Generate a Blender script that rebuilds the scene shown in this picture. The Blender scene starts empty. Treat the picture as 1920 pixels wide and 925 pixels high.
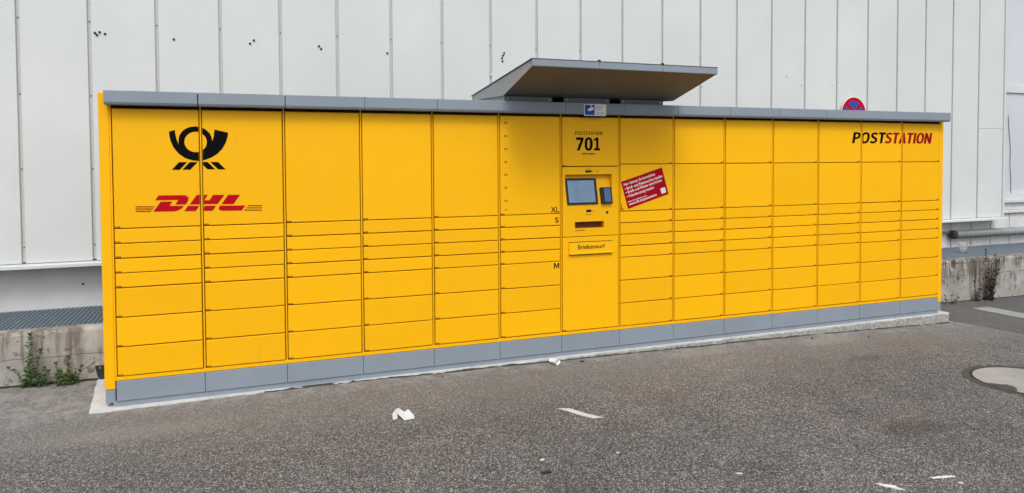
import bpy, bmesh, math, random
from mathutils import Vector, Matrix, noise as mnoise
random.seed(7)
S = bpy.context.scene
COL = S.collection

# ------------------------------------------------------------------ camera
cam = bpy.data.cameras.new('camera'); co = bpy.data.objects.new('camera', cam); COL.objects.link(co)
YAW, PITCH, ROLL = 0.369126606, -0.0332401375, -0.00535838379
fw = Vector((math.sin(YAW)*math.cos(PITCH), math.cos(YAW)*math.cos(PITCH), math.sin(PITCH)))
rt = Vector((math.cos(YAW), -math.sin(YAW), 0)); up = rt.cross(fw)
r2 = math.cos(ROLL)*rt + math.sin(ROLL)*up; u2 = -math.sin(ROLL)*rt + math.cos(ROLL)*up
M = Matrix((r2, u2, -fw)).transposed().to_4x4(); M.translation = (0.7395, -5.1746, 1.5785)
co.matrix_world = M
cam.sensor_fit = 'HORIZONTAL'; cam.sensor_width = 36; cam.lens = 1340/1920*36; cam.shift_y = -116.03/1920
cam.clip_start = 0.05; cam.clip_end = 500
S.camera = co

# ------------------------------------------------------------------ sky and sun (overcast, bright side front left)
SUN_EL, SUN_AZ = math.radians(52), math.radians(191)
w = bpy.data.worlds.new('World'); S.world = w; w.use_nodes = True
nt = w.node_tree; nt.nodes.clear()
sky = nt.nodes.new('ShaderNodeTexSky'); sky.sky_type = 'NISHITA'; sky.sun_disc = False
sky.sun_elevation = SUN_EL; sky.sun_rotation = SUN_AZ; sky.dust_density = 4.0; sky.ozone_density = 1.0
hs = nt.nodes.new('ShaderNodeHueSaturation'); hs.inputs['Saturation'].default_value = 0.22
bg = nt.nodes.new('ShaderNodeBackground'); bg.inputs['Strength'].default_value = 0.15
out = nt.nodes.new('ShaderNodeOutputWorld')
nt.links.new(sky.outputs[0], hs.inputs['Color']); nt.links.new(hs.outputs[0], bg.inputs[0]); nt.links.new(bg.outputs[0], out.inputs[0])
sd = Vector((math.sin(SUN_AZ)*math.cos(SUN_EL), math.cos(SUN_AZ)*math.cos(SUN_EL), math.sin(SUN_EL)))
sl = bpy.data.lights.new('sun', 'SUN'); sl.energy = 0.68; sl.angle = math.radians(14); sl.color = (1, .975, .94)
so = bpy.data.objects.new('sun', sl); COL.objects.link(so); so.rotation_euler = sd.to_track_quat('Z', 'Y').to_euler(); so.location = sd*20
vs = S.view_settings; vs.view_transform = 'Standard'; vs.look = 'None'; vs.gamma = 1; vs.exposure = 0.39; vs.use_curve_mapping = False

# ------------------------------------------------------------------ materials
class NT:
    def __init__(s, name):
        s.m = bpy.data.materials.new(name); s.m.use_nodes = True; s.t = s.m.node_tree
        s.b = s.t.nodes['Principled BSDF']; s.c = None
    def n(s, typ, **kw):
        nd = s.t.nodes.new(typ)
        for k, v in kw.items(): setattr(nd, k, v)
        return nd
    def set(s, sock, v):
        if isinstance(v, bpy.types.NodeSocket): s.t.links.new(v, sock)
        elif isinstance(v, (tuple, list)) and len(v) == 3 and sock.type == 'RGBA': sock.default_value = (*v, 1)
        else: sock.default_value = v
    def co(s):
        if not s.c: s.c = s.n('ShaderNodeNewGeometry').outputs['Position']
        return s.c
    def xyz(s):
        sp = s.n('ShaderNodeSeparateXYZ'); s.set(sp.inputs[0], s.co()); return sp.outputs
    def map(s, scale):
        mp = s.n('ShaderNodeMapping'); s.set(mp.inputs[0], s.co()); mp.inputs['Scale'].default_value = scale; return mp.outputs[0]
    def noise(s, scale, detail=4, rough=.55, vec=None, dist=0):
        nd = s.n('ShaderNodeTexNoise'); s.set(nd.inputs['Vector'], vec or s.co()); nd.inputs['Scale'].default_value = scale
        nd.inputs['Detail'].default_value = detail; nd.inputs['Roughness'].default_value = rough; nd.inputs['Distortion'].default_value = dist
        return nd.outputs[0]
    def voro(s, scale, feat='F1', vec=None):
        nd = s.n('ShaderNodeTexVoronoi', feature=feat); s.set(nd.inputs['Vector'], vec or s.co()); nd.inputs['Scale'].default_value = scale; return nd.outputs
    def ramp(s, v, a, b, c0=0., c1=1.):
        nd = s.n('ShaderNodeMapRange', interpolation_type='SMOOTHSTEP'); s.set(nd.inputs[0], v)
        nd.inputs[1].default_value = a; nd.inputs[2].default_value = b; nd.inputs[3].default_value = c0; nd.inputs[4].default_value = c1
        return nd.outputs[0]
    def math(s, op, a, b=0.):
        nd = s.n('ShaderNodeMath', operation=op); s.set(nd.inputs[0], a); s.set(nd.inputs[1], b); return nd.outputs[0]
    def mix(s, f, a, b, mode='MIX'):
        nd = s.n('ShaderNodeMix', data_type='RGBA', blend_type=mode); s.set(nd.inputs[0], f); s.set(nd.inputs[6], a); s.set(nd.inputs[7], b); return nd.outputs[2]
    def spot(s, x, y, rx, ry):
        o = s.xyz()
        dx = s.math('DIVIDE', s.math('SUBTRACT', o[0], x), rx); dy = s.math('DIVIDE', s.math('SUBTRACT', o[1], y), ry)
        d = s.math('SQRT', s.math('ADD', s.math('MULTIPLY', dx, dx), s.math('MULTIPLY', dy, dy)))
        d = s.math('ADD', d, s.math('MULTIPLY', s.math('SUBTRACT', s.noise(14, 5, .7), .5), 1.1))
        return s.ramp(d, 1.0, .25)
    def bump(s, h, strength, dist):
        nd = s.n('ShaderNodeBump'); nd.inputs['Strength'].default_value = strength; nd.inputs['Distance'].default_value = dist
        s.set(nd.inputs['Height'], h); s.set(s.b.inputs['Normal'], nd.outputs[0])
    def fin(s, col=None, rough=None, metal=None, spec=None):
        if col is not None: s.set(s.b.inputs['Base Color'], col)
        if rough is not None: s.set(s.b.inputs['Roughness'], rough)
        if metal is not None: s.set(s.b.inputs['Metallic'], metal)
        if spec is not None: s.set(s.b.inputs['Specular IOR Level'], spec)
        return s.m

def paint(name, col, rough=.42, var=.06, peel=.04, spec=.4):
    t = NT(name)
    n1 = t.noise(2.2, 5, .6); n2 = t.noise(60, 3, .6)
    c = t.mix(t.ramp(n1, .3, .75), tuple(x*(1-var) for x in col), col)
    c = t.mix(t.ramp(n2, .62, .85, 0, .12), c, tuple(x*.6 for x in col))
    t.bump(t.math('ADD', t.noise(420, 2, .5), t.math('MULTIPLY', t.noise(3, 2), 6.0)), peel, .003)
    return t.fin(c, t.ramp(n1, .2, .8, rough-.05, rough+.07), spec=spec)
def plain(name, col, rough=.5, metal=0., spec=.2):
    t = NT(name); c = t.mix(t.ramp(t.noise(25, 3), .35, .7, 0, .25), col, tuple(x*.8 for x in col)); return t.fin(c, rough, metal, spec)

def m_yellow():
    t = NT('yellow_powder_coat'); col = (.835, .428, .0025)
    oi = t.n('ShaderNodeObjectInfo').outputs['Random']
    c = t.mix(t.ramp(oi, 0, 1), tuple(x*.965 for x in col), tuple(x*1.02 for x in col))
    st = t.noise(1, 5, .65, t.map((26, 26, 1.3))); c = t.mix(t.ramp(st, .56, .80, 0, .16), c, (.52, .27, .02))
    c = t.mix(t.ramp(t.noise(2.1, 5, .6), .45, .8, 0, .10), c, (.60, .33, .03))
    c = t.mix(t.ramp(t.noise(75, 4, .75), .70, .78, 0, .35), c, (.30, .16, .02))
    t.bump(t.math('ADD', t.math('MULTIPLY', t.noise(420, 2, .5), .5), t.math('MULTIPLY', t.noise(2.6, 2), 14.0)), .06, .004)
    return t.fin(c, t.ramp(t.noise(5, 4), .3, .7, .36, .5), spec=.16)
M_YEL = m_yellow()
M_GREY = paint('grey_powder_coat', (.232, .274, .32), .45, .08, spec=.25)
M_BRK = paint('bracket_grey', (.11, .125, .135), .5, .05)  # grey set darker to carry the canopy's shade on the plates
M_GREYD = paint('grey_sheet_dark', (.12, .125, .13), .5, .05)
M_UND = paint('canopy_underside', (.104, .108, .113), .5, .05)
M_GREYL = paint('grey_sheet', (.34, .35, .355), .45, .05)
M_BLACK = plain('black_print', (.004, .004, .005), .7, 0., .04)
M_GAPSH = plain('gap_shade_brown', (.20, .07, .005), .8)  # carcass brown: shade of the door gaps put into the colour
M_DARK = plain('dark_gap', (.02, .014, .008), .8)
M_BROWN = plain('brown_print', (.10, .012, .006), .5)
M_RED = plain('red_print', (.42, .0015, .009), .6, 0., .08)
M_NOTICE = plain('crimson_notice', (.34, .0015, .010), .6, 0., .08)
M_REDD = plain('dark_red_print', (.27, .002, .004), .6, 0., .08)
M_BLUE = plain('blue_print', (.015, .07, .36), .45)
M_WHITEP = plain('white_print', (.8, .8, .8), .5)
M_STEEL = plain('zinc_screw', (.35, .36, .37), .35, .8)
M_BEZEL = plain('black_plastic', (.012, .014, .018), .3)
M_HOLE = plain('rusty_bolt', (.05, .045, .04), .6)

def m_clad():
    t = NT('white_cladding')
    n = t.noise(.9, 4, .6); s = t.noise(1, 4, .6, t.map((6, 6, .35)))
    c = t.mix(t.ramp(n, .3, .75), (.545, .578, .58), (.60, .628, .626))
    c = t.mix(t.ramp(s, .55, .8, 0, .10), c, (.38, .40, .39))
    c = t.mix(t.ramp(t.noise(38, 3, .7), .73, .8, 0, .35), c, (.42, .42, .40))
    t.bump(t.noise(1.7, 2, .4), .12, .03)
    return t.fin(c, .45, spec=.35)
M_CLAD = m_clad()
M_JOINT = plain('joint_strip', (.50, .515, .505), .55)
def m_wallbase():
    t = NT('painted_concrete')
    c = t.mix(t.ramp(t.noise(3, 6, .6), .3, .7), (.50, .52, .53), (.58, .595, .60))
    c = t.mix(t.ramp(t.noise(45, 4, .7), .68, .76, 0, .6), c, (.25, .24, .22))
    t.bump(t.noise(60, 5, .6), .15, .004)
    return t.fin(c, .75)
M_WBASE = m_wallbase()
def m_oldpaint():
    t = NT('weathered_white_paint')
    c = t.mix(t.ramp(t.noise(6, 6, .65), .3, .7), (.50, .515, .52), (.60, .61, .61))
    c = t.mix(t.ramp(t.noise(16, 6, .75), .62, .72, 0, .7), c, (.26, .25, .23))
    t.bump(t.noise(40, 5, .6), .2, .004)
    return t.fin(c, .7)
M_OLD = m_oldpaint()

def m_asphalt(name, patch=False):
    t = NT(name)
    v = t.voro(150 if not patch else 170); v2 = t.voro(75)
    rnd = t.n('ShaderNodeSeparateColor'); t.set(rnd.inputs[0], v['Color']); rnd2 = t.n('ShaderNodeSeparateColor'); t.set(rnd2.inputs[0], v2['Color'])
    if patch: lo, mid, hi = (.125, .124, .123), (.17, .168, .164), (.26, .255, .25)
    else: lo, mid, hi = (.052, .050, .049), (.220, .214, .211), (.66, .645, .63)
    c = t.mix(t.ramp(rnd.outputs[0], 0, .55), lo, mid)
    c = t.mix(t.ramp(rnd.outputs[1], .72, 1.0, 0, .9 if not patch else .4), c, hi)
    c = t.mix(t.ramp(rnd2.outputs[2], .90, .96, 0, .5), c, hi)
    c = t.mix(t.ramp(v['Distance'], .42, .70, 0, .75), c, (.022, .020, .019))
    big = t.noise(.55, 5, .6); med = t.noise(3.1, 5, .65)
    c = t.mix(t.ramp(big, .32, .68, 0, 1), c, t.mix(1., c, (.78, .80, .82), 'MULTIPLY'))
    c = t.mix(t.ramp(med, .45, .75, 0, .8), c, t.mix(1., c, (1.20, 1.14, 1.10), 'MULTIPLY'))
    c = t.mix(t.ramp(t.noise(1.7, 6, .6), .56, .70, 0, .55), c, t.mix(1., c, (.68, .68, .70), 'MULTIPLY'))
    if not patch:
        y = t.xyz()[1]; x = t.xyz()[0]
        # dusty brownish belt beside the foundation, cement wash along it
        yy = t.math('ADD', y, t.math('MULTIPLY', t.math('SUBTRACT', t.noise(2.3, 5, .6), .5), .9))
        c = t.mix(t.ramp(yy, -1.3, -.15, 0, .75), c, t.mix(.55, c, (.30, .285, .27)))
        y2 = t.math('ADD', y, t.math('MULTIPLY', t.math('SUBTRACT', t.noise(7, 6, .7), .5), .5))
        wash = t.math('MULTIPLY', t.ramp(y2, -.26, .0), t.ramp(t.noise(9, 5, .7), .40, .62))
        c = t.mix(t.math('MULTIPLY', wash, .62), c, (.40, .385, .365))
        for (sx, sy, rx, ry, k) in ((1.55, -.22, .16, .07, .7), (2.53, -.19, .20, .06, .75), (2.86, -.22, .2, .06, .55), (6.5, -.5, .7, .25, .3), (3.45, -1.0, .4, .25, .25), (4.7, -1.9, .5, .2, .3), (5.6, -1.9, .35, .14, .3)):
            c = t.mix(t.math('MULTIPLY', t.spot(sx, sy, rx, ry), k*.75), c, t.mix(.6, c, (.22, .125, .065)))
        for (sx, sy, rx, ry, k) in ((4.6, -2.05, .35, .16, .45), (2.2, -2.3, .45, .2, .3), (5.6, -.75, .3, .12, .35), (.6, -1.9, .3, .12, .35)):
            c = t.mix(t.math('MULTIPLY', t.spot(sx, sy, rx, ry), k), c, (.045, .043, .044))
        for (sx, sy, rx, ry, k) in ((5.75, -.2, .5, .13, .5), (4.4, -.17, .45, .08, .45), (.15, -.5, .8, .2, .3)):
            c = t.mix(t.math('MULTIPLY', t.spot(sx, sy, rx, ry), k), c, (.34, .32, .29))
    h = t.math('ADD', t.math('MULTIPLY', t.ramp(v['Distance'], .7, .1), 1.0), t.math('MULTIPLY', rnd.outputs[2], 1.1))
    h = t.math('ADD', h, t.math('MULTIPLY', t.noise(20, 3), 1.5))
    t.bump(h, .75 if not patch else .4, .006)
    return t.fin(c, .82, spec=.3)
M_ASPH = m_asphalt('worn_asphalt'); M_PATCH = m_asphalt('smooth_asphalt', True)

def m_conc(name, base, dirt=0., low_mottle=False):
    t = NT(name)
    c = t.mix(t.ramp(t.noise(4, 7, .65), .3, .72), tuple(x*.74 for x in base), base)
    c = t.mix(t.ramp(t.noise(70, 4, .7), .62, .75, 0, .5), c, tuple(x*.5 for x in base))
    if low_mottle:   # mottled grey set by height on the lower part, plus scattered patches
        zz = t.math('ADD', t.xyz()[2], t.math('MULTIPLY', t.math('SUBTRACT', t.noise(19, 6, .75), .5), .05))
        c = t.mix(t.ramp(zz, .0, -.016, 0, .85), c, t.mix(t.ramp(t.noise(40, 5, .7), .4, .6), (.17, .165, .155), (.33, .32, .305)))
        c = t.mix(t.ramp(t.noise(24, 6, .7), .60, .70, 0, .55), c, (.22, .21, .20))
    if dirt:
        o = t.xyz()
        right = t.ramp(o[0], 3, 7)
        st = t.noise(1, 5, .7, t.map((17, 17, 1.1))); st2 = t.noise(1, 4, .65, t.map((42, 42, 2.2)))
        zz = t.math('ADD', o[2], t.math('MULTIPLY', t.math('SUBTRACT', st, .5), .75))
        top = t.ramp(zz, .10, .33)
        c = t.mix(t.math('MULTIPLY', t.math('MULTIPLY', t.ramp(st, .44, .62), top), t.math('ADD', .78, t.math('MULTIPLY', right, .1))), c, (.13, .10, .075))
        c = t.mix(t.math('MULTIPLY', t.math('MULTIPLY', t.ramp(st2, .46, .60), t.ramp(zz, -.02, .25)), t.math('MULTIPLY', right, .92)), c, (.04, .037, .034))
        c = t.mix(t.math('MULTIPLY', t.ramp(t.noise(13, 6, .75, dist=.6), .56, .62), .85), c, (.12, .088, .062))
        c = t.mix(t.math('MULTIPLY', t.ramp(t.noise(9, 7, .8), .56, .70), t.math('MULTIPLY', right, .55)), c, (.06, .055, .05))
        c = t.mix(t.math('MULTIPLY', t.ramp(t.noise(2.4, 4, .6), .52, .66), .5), c, (.52, .51, .49))
        crack = t.math('ABSOLUTE', t.math('ADD', t.math('SUBTRACT', o[2], .195), t.math('MULTIPLY', t.math('SUBTRACT', t.noise(6, 4), .5), .03)))
        c = t.mix(t.math('MULTIPLY', t.ramp(crack, .0035, .001), .8), c, (.07, .06, .05))
    t.bump(t.math('ADD', t.noise(35, 7, .7), t.math('MULTIPLY', t.noise(9, 4), 1.5)), .45, .01)
    return t.fin(c, .88, spec=.25)
M_CONC = m_conc('stained_concrete', (.365, .35, .325), 1)
M_PAD = m_conc('fresh_concrete', (.64, .635, .615), 0, True)
M_PAVE = m_conc('pale_concrete', (.35, .347, .333))
def m_zinc():
    t = NT('galvanised_steel')
    v = t.voro(60); sc = t.n('ShaderNodeSeparateColor'); t.set(sc.inputs[0], v['Color'])
    c = t.mix(sc.outputs[0], (.16, .20, .245), (.26, .31, .36))
    c = t.mix(t.ramp(t.noise(5, 5), .5, .7, 0, .5), c, (.10, .12, .15))
    return t.fin(c, .5, .35)
M_ZINC = m_zinc()
M_PIPE = paint('pipe_grey_paint', (.26, .27, .275), .5, .2)
M_RUB = plain('bitumen_sheet', (.028, .027, .027), .7)
M_PAPER = plain('thermal_paper', (.57, .57, .56), .7)
M_PLAST = plain('white_plastic', (.78, .78, .77), .35)
def m_leaf(name, a, b):
    t = NT(name); c = t.mix(t.ramp(t.noise(40, 3), .3, .7), a, b); t.set(t.b.inputs['Subsurface Weight'], 0.0); return t.fin(c, .55)
M_LEAF = m_leaf('weed_leaf', (.036, .075, .016), (.095, .155, .04)); M_STEM = m_leaf('weed_stem', (.08, .09, .04), (.13, .12, .06))
M_DRY = m_leaf('dry_weed', (.035, .022, .014), (.085, .055, .035)); M_DRYS = m_leaf('dry_stem', (.10, .07, .05), (.17, .13, .10))
t = NT('lcd_screen'); c = t.mix(t.ramp(t.noise(9, 3), .3, .7), (.12, .20, .32), (.17, .26, .38)); t.set(t.b.inputs['Emission Color'], c); t.b.inputs['Emission Strength'].default_value = .5
M_LCD = t.fin((.03, .05, .08), .18)
t = NT('reader_screen'); t.set(t.b.inputs['Emission Color'], (.02, .07, .16)); t.b.inputs['Emission Strength'].default_value = .6
M_LCD2 = t.fin((.02, .04, .08), .12)
t = NT('clear_plastic'); t.b.inputs['Transmission Weight'].default_value = .75; t.b.inputs['IOR'].default_value = 1.15
M_CLEAR = t.fin((.86, .88, .88), .2)
t = NT('frosted_pane'); c = t.mix(t.ramp(t.noise(1.3, 4), .3, .7), (.50, .53, .575), (.56, .585, .625)); t.b.inputs['Coat Weight'].default_value = .4; t.b.inputs['Coat Roughness'].default_value = .08
M_PANE = t.fin(c, .4)

# ------------------------------------------------------------------ mesh helpers
def link(name, me, mat, parent=None, loc=None):
    o = bpy.data.objects.new(name, me); COL.objects.link(o)
    if mat is not None and not me.materials: me.materials.append(mat)
    if parent is not None:
        o.parent = parent
        pl = parent.location if parent.parent is None else parent.location
        o.matrix_parent_inverse = Matrix.Translation(-abs_loc(parent))
    if loc is not None: o.location = loc
    return o
def abs_loc(o):
    # translation-only hierarchy: world location of an object
    return Vector(o.get('_w', tuple(o.location)))
def mk(name, V, F, mat, parent=None, smooth=False):
    me = bpy.data.meshes.new(name); me.from_pydata([tuple(v) for v in V], [], F); me.update()
    if smooth: me.polygons.foreach_set('use_smooth', [True]*len(me.polygons))
    return link(name, me, mat, parent)
class MB:
    def __init__(s): s.V = []; s.F = []
    def add(s, V, F):
        n = len(s.V); s.V += [tuple(v) for v in V]; s.F += [tuple(i+n for i in f) for f in F]; return s
    def box(s, x0, x1, y0, y1, z0, z1):
        return s.add([(x, y, z) for z in (z0, z1) for y in (y0, y1) for x in (x0, x1)], [(0,2,3,1),(4,5,7,6),(0,1,5,4),(2,6,7,3),(0,4,6,2),(1,3,7,5)])
    def cbox(s, x0, x1, y0, y1, z0, z1, c=.003):
        # box with its four front edges (towards -y) chamfered
        V = [(x0,y1,z0),(x1,y1,z0),(x1,y1,z1),(x0,y1,z1),(x0,y0+c,z0),(x1,y0+c,z0),(x1,y0+c,z1),(x0,y0+c,z1),(x0+c,y0,z0+c),(x1-c,y0,z0+c),(x1-c,y0,z1-c),(x0+c,y0,z1-c)]
        F = [(3,2,1,0),(8,9,10,11)]
        for a in range(4):
            b = (a+1) % 4; F += [(a, b, 4+b, 4+a), (4+a, 4+b, 8+b, 8+a)]
        return s.add(V, F)
    def prism(s, prof, x0, x1):
        # profile of (y, z) points, extruded along x
        n = len(prof); V = [(x0, y, z) for y, z in prof] + [(x1, y, z) for y, z in prof]
        return s.add(V, [tuple(range(n)), tuple(range(2*n-1, n-1, -1))] + [(i, n+i, n+(i+1) % n, (i+1) % n) for i in range(n)])
    def tube(s, pts, rad, seg=6):
        pts = [Vector(p) for p in pts]; n = len(pts); V = []; F = []
        if not isinstance(rad, (list, tuple)): rad = [rad]*n
        for i, p in enumerate(pts):
            d = (pts[min(i+1, n-1)]-pts[max(i-1, 0)]).normalized(); a = d.cross(Vector((.31, .2, .93)))
            if a.length < 1e-3: a = d.cross(Vector((1, 0, 0)))
            a.normalize(); b = d.cross(a)
            V += [p + rad[i]*(math.cos(k*2*math.pi/seg)*a + math.sin(k*2*math.pi/seg)*b) for k in range(seg)]
        for i in range(n-1): F += [(i*seg+k, i*seg+(k+1) % seg, (i+1)*seg+(k+1) % seg, (i+1)*seg+k) for k in range(seg)]
        F += [tuple(range(seg-1, -1, -1)), tuple((n-1)*seg+k for k in range(seg))]
        return s.add(V, F)
    def disc(s, x, y, z, r, th, seg=10):
        # short cylinder facing -y
        V = [(x+r*math.cos(k*2*math.pi/seg), yy, z+r*math.sin(k*2*math.pi/seg)) for yy in (y, y-th) for k in range(seg)]
        return s.add(V, [tuple(range(seg-1, -1, -1)), tuple(range(seg, 2*seg))] + [(k, (k+1) % seg, seg+(k+1) % seg, seg+k) for k in range(seg)])
    def obj(s, name, mat, parent=None, smooth=False): 
        o = mk(name, s.V, s.F, mat, parent, smooth)
        bm = bmesh.new(); bm.from_mesh(o.data); bmesh.ops.recalc_face_normals(bm, faces=bm.faces); bm.to_mesh(o.data); bm.free()
        return o
def thing(name, label, cat, loc=(0, 0, 0), group=None):
    o = bpy.data.objects.new(name, None); COL.objects.link(o); o.location = loc; o.empty_display_size = .1
    o['label'] = label; o['category'] = cat
    if group: o['group'] = group
    return o
def tag(o, label, cat, group=None):
    o['label'] = label; o['category'] = cat
    if group: o['group'] = group
    return o
def struct(o): o['kind'] = 'structure'; return o
def zg(x): return -.004 - .0125*x          # the asphalt falls slightly to the right

def fil(x, y):                              # asphalt dragged up against the middle of the pad
    k = max(0., min(1., (x-.3)/1.2))*max(0., min(1., (7.3-x)/1.6)); q = max(0., min(1., (y+.30)/.28))
    return k*(.020+.006*mnoise.noise((x*2.1, 3, 1)))*q*q*(3-2*q)
def poly_flat(name, outer, mat, parent, y, holes=(), cuts=()):
    """flat print in the plane y; cuts = list of (x0, x1) strips removed (door joints). Returns mesh objects left and right of the cuts."""
    bm = bmesh.new(); 
    for lp in [outer, *holes]:
        vs_ = [bm.verts.new((x, y, z)) for x, z in lp]
        for i in range(len(vs_)): bm.edges.new((vs_[i], vs_[(i+1) % len(vs_)]))
    bmesh.ops.triangle_fill(bm, use_beauty=True, use_dissolve=False, edges=bm.edges[:], normal=(0, -1, 0))
    return bm
def emit_flat(bm, name, mat, parents, seam=None, gap=.0118):
    """write bm as print; split at seam x into two parts parented to (left, right)"""
    def put(b, par):
        if not b.faces: return
        for f in b.faces:
            f.normal_update()
            if f.normal.y > 0: f.normal_flip()
        me = bpy.data.meshes.new(name); b.to_mesh(me); link(name, me, mat, par)
    if seam is None: put(bm, parents[0])
    else:
        for side in (0, 1):
            b = bm.copy(); x = seam-gap if side == 0 else seam+gap
            bmesh.ops.bisect_plane(b, geom=b.verts[:]+b.edges[:]+b.faces[:], plane_co=(x, 0, 0), plane_no=(1, 0, 0), clear_outer=side == 0, clear_inner=side == 1)
            put(b, parents[side]); b.free()
    bm.free()
def text_mesh(body, bold=0., shear=0., space=1.):
    cu = bpy.data.curves.new('txt', 'FONT'); cu.body = body; cu.size = 1; cu.offset = bold; cu.shear = shear; cu.space_character = space; cu.resolution_u = 3
    ob = bpy.data.objects.new('txt', cu); COL.objects.link(ob)
    dg = bpy.context.evaluated_depsgraph_get(); me = bpy.data.meshes.new_from_object(ob.evaluated_get(dg))
    bpy.data.objects.remove(ob); bpy.data.curves.remove(cu)
    bm = bmesh.new(); bm.from_mesh(me); bpy.data.meshes.remove(me); return bm
def text(name, body, box, mat, parents, y=-.0007, bold=0., shear=0., rot=0., org=None, seam=None, space=1., keep=False):
    """lettering stretched to the box (x0, x1, z0, z1); with org, box is in a frame turned by rot about org"""
    bm = text_mesh(body, bold, shear, space)
    xs = [v.co.x for v in bm.verts]; ys = [v.co.y for v in bm.verts]
    x0, x1, z0, z1 = box; sx = (x1-x0)/(max(xs)-min(xs)); sz = (z1-z0)/(max(ys)-min(ys))
    if keep: sz = sx*keep
    for v in bm.verts:
        a = x0+(v.co.x-min(xs))*sx; b = z0+(v.co.y-(min(ys) if not keep else 0))*sz
        if org: a, b = org[0]+a*math.cos(rot)-b*math.sin(rot), org[1]+a*math.sin(rot)+b*math.cos(rot)
        v.co = (a, y, b)
    emit_flat(bm, name, mat, parents, seam)
def rect(name, x0, x1, z0, z1, y, mat, parent, th=.0006):
    return MB().box(x0, x1, y, y+th, z0, z1).obj(name, mat, parent)

# ------------------------------------------------------------------ ground
gx0, gx1, gy0, gy1 = -45, 60, -70, 30
struct(mk('ground', [(gx0, gy0, zg(gx0)), (gx1, gy0, zg(gx1)), (gx1, gy1, zg(gx1)), (gx0, gy1, zg(gx0))], [(0, 1, 2, 3)], M_ASPH))
def ragged(pts, step=.05, amp=.012, seed=0):
    out_ = []
    for i, p in enumerate(pts):
        q = pts[(i+1) % len(pts)]; a = Vector(p); b = Vector(q); n = max(1, int((b-a).length/step)); d = (b-a).normalized(); nrm = Vector((-d.y, d.x))
        for k in range(n):
            c_ = a+(b-a)*k/n; out_.append(c_ + nrm*(amp*mnoise.noise((c_.x*9+seed, c_.y*9, seed)) + amp*.7*mnoise.noise((c_.x*31, c_.y*31+seed, 3))))
    return out_
def slab(name, outline, ztop, zbot, mat):
    n = len(outline); zt = ztop if callable(ztop) else (lambda x: ztop); zb = zbot if callable(zbot) else (lambda x: zbot)
    V = [(p[0], p[1], zb(p[0])) for p in outline] + [(p[0], p[1], zt(p[0])) for p in outline]
    bm = bmesh.new(); vs_ = [bm.verts.new(v) for v in V]
    bm.faces.new(vs_[n:]); 
    for i in range(n): bm.faces.new((vs_[i], vs_[(i+1) % n], vs_[n+(i+1) % n], vs_[n+i]))
    bmesh.ops.recalc_face_normals(bm, faces=bm.faces); bmesh.ops.triangulate(bm, faces=[f for f in bm.faces if len(f.verts) > 4])
    me = bpy.data.meshes.new(name); bm.to_mesh(me); bm.free(); return link(name, me, mat)
struct(slab('concrete_pad', ragged([(-.145, -.052), (.1, -.040), (.9, -.018), (7.515, -.016), (7.515, .74), (-.225, .74)], .03, .016, 2), .004, -.2, M_PAD))
V = []; F = []; ys_ = [-.30, -.24, -.18, -.13, -.09, -.05, -.02, .0]
for i in range(221):
    x = .3+7.0*i/220; V += [(x, y, zg(x)+fil(x, y)+.0006*(1 if y > -.3 else -3)) for y in ys_]
for i in range(220): F += [(8*i+j, 8*i+8+j, 8*i+9+j, 8*i+1+j) for j in range(7)]
struct(mk('asphalt_ramp', V, F, M_ASPH, None, True))
struct(slab('pavement', ragged([(7.6, .06), (7.75, -.61), (8.4, -3.2), (30, -3.2), (30, .75), (7.53, .75), (7.53, .06)], .2, .02, 5), lambda x: zg(x)+.004, lambda x: zg(x)-.1, M_PATCH))

# ------------------------------------------------------------------ building behind
B = thing('warehouse_building', 'long white metal clad building filling the background behind the yellow lockers', 'building', (4.7, 1.7, 0))
SP = .4967; X0 = -.852
seams = [X0+SP*k for k in range(-10, 24)]
ZT = 6.2; ZB = .775; YC = 1.55
MB().box(-8, 24, 1.74, 9, -.4, ZT+.1).obj('wall', M_WBASE, B)
MB().box(seams[0], seams[-1]-.02, 1.572, 1.738, ZB+.01, ZT).obj('joint_backing', M_JOINT, B)
for a, b in zip(seams[:-1], seams[1:]):
    ga, gb = a+.013, b-.013
    zs = [ZB, ZT] if a < seams[-2]-.01 else [ZB, 1.98, ZT]
    for z0, z1 in zip(zs[:-1], zs[1:]):
        MB().cbox(ga, gb, YC, YC+.0215, z0, z1-(.002 if z1 < ZT else 0), .004).obj('cladding_panel', M_CLAD, B)
scr = bpy.data.meshes.new('screw'); m_ = MB().disc(0, 0, 0, .0055, .004, 8); scr.from_pydata(m_.V, [], m_.F); scr.materials.append(M_HOLE)
for k, a in enumerate(seams[:-1]):
    if a < -1.5: continue
    for z in (.905, 1.535, 2.131, 2.738, 3.34):
        if a > 4.6 and random.random() < .75: continue
        link('screw', scr, None, B, (a, 1.5715, z-.012*max(0, a)*.3))
blt = bpy.data.meshes.new('bolt'); m_ = MB().disc(0, 0, 0, .010, .006, 10).disc(0, -.006, 0, .005, .006, 6); blt.from_pydata(m_.V, [], m_.F); blt.materials.append(M_HOLE)
for x, z in [(-.314, 2.644), (-.300, 2.628), (-.28, 2.651), (-.241, 2.64), (.271, 2.625), (.911, 2.651), (.879, 2.622), (1.467, 2.629), (1.485, 2.606), (2.09, 2.597), (3.263, 2.655), (3.251, 2.63), (3.24, 2.604), (3.245, 2.574)]:
    link('bolt', blt, None, B, (x, YC-.0002, z))
ring = MB().disc(3.125, YC, 2.437, .012, .003, 12).obj('plug', M_CLAD, B)
for x, z in ((5.627, 2.396), (7.047, 2.455), (7.516, 2.47), (6.822, 2.554)):
    link('plug', scr, None, B, (x, YC-.0002, z))
MB().prism([(1.56, .772), (1.50, .768), (1.492, .762), (1.492, .738), (1.735, .734), (1.735, .772)], seams[0], seams[-1]+.03).obj('base_trim', M_CLAD, B)
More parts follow.
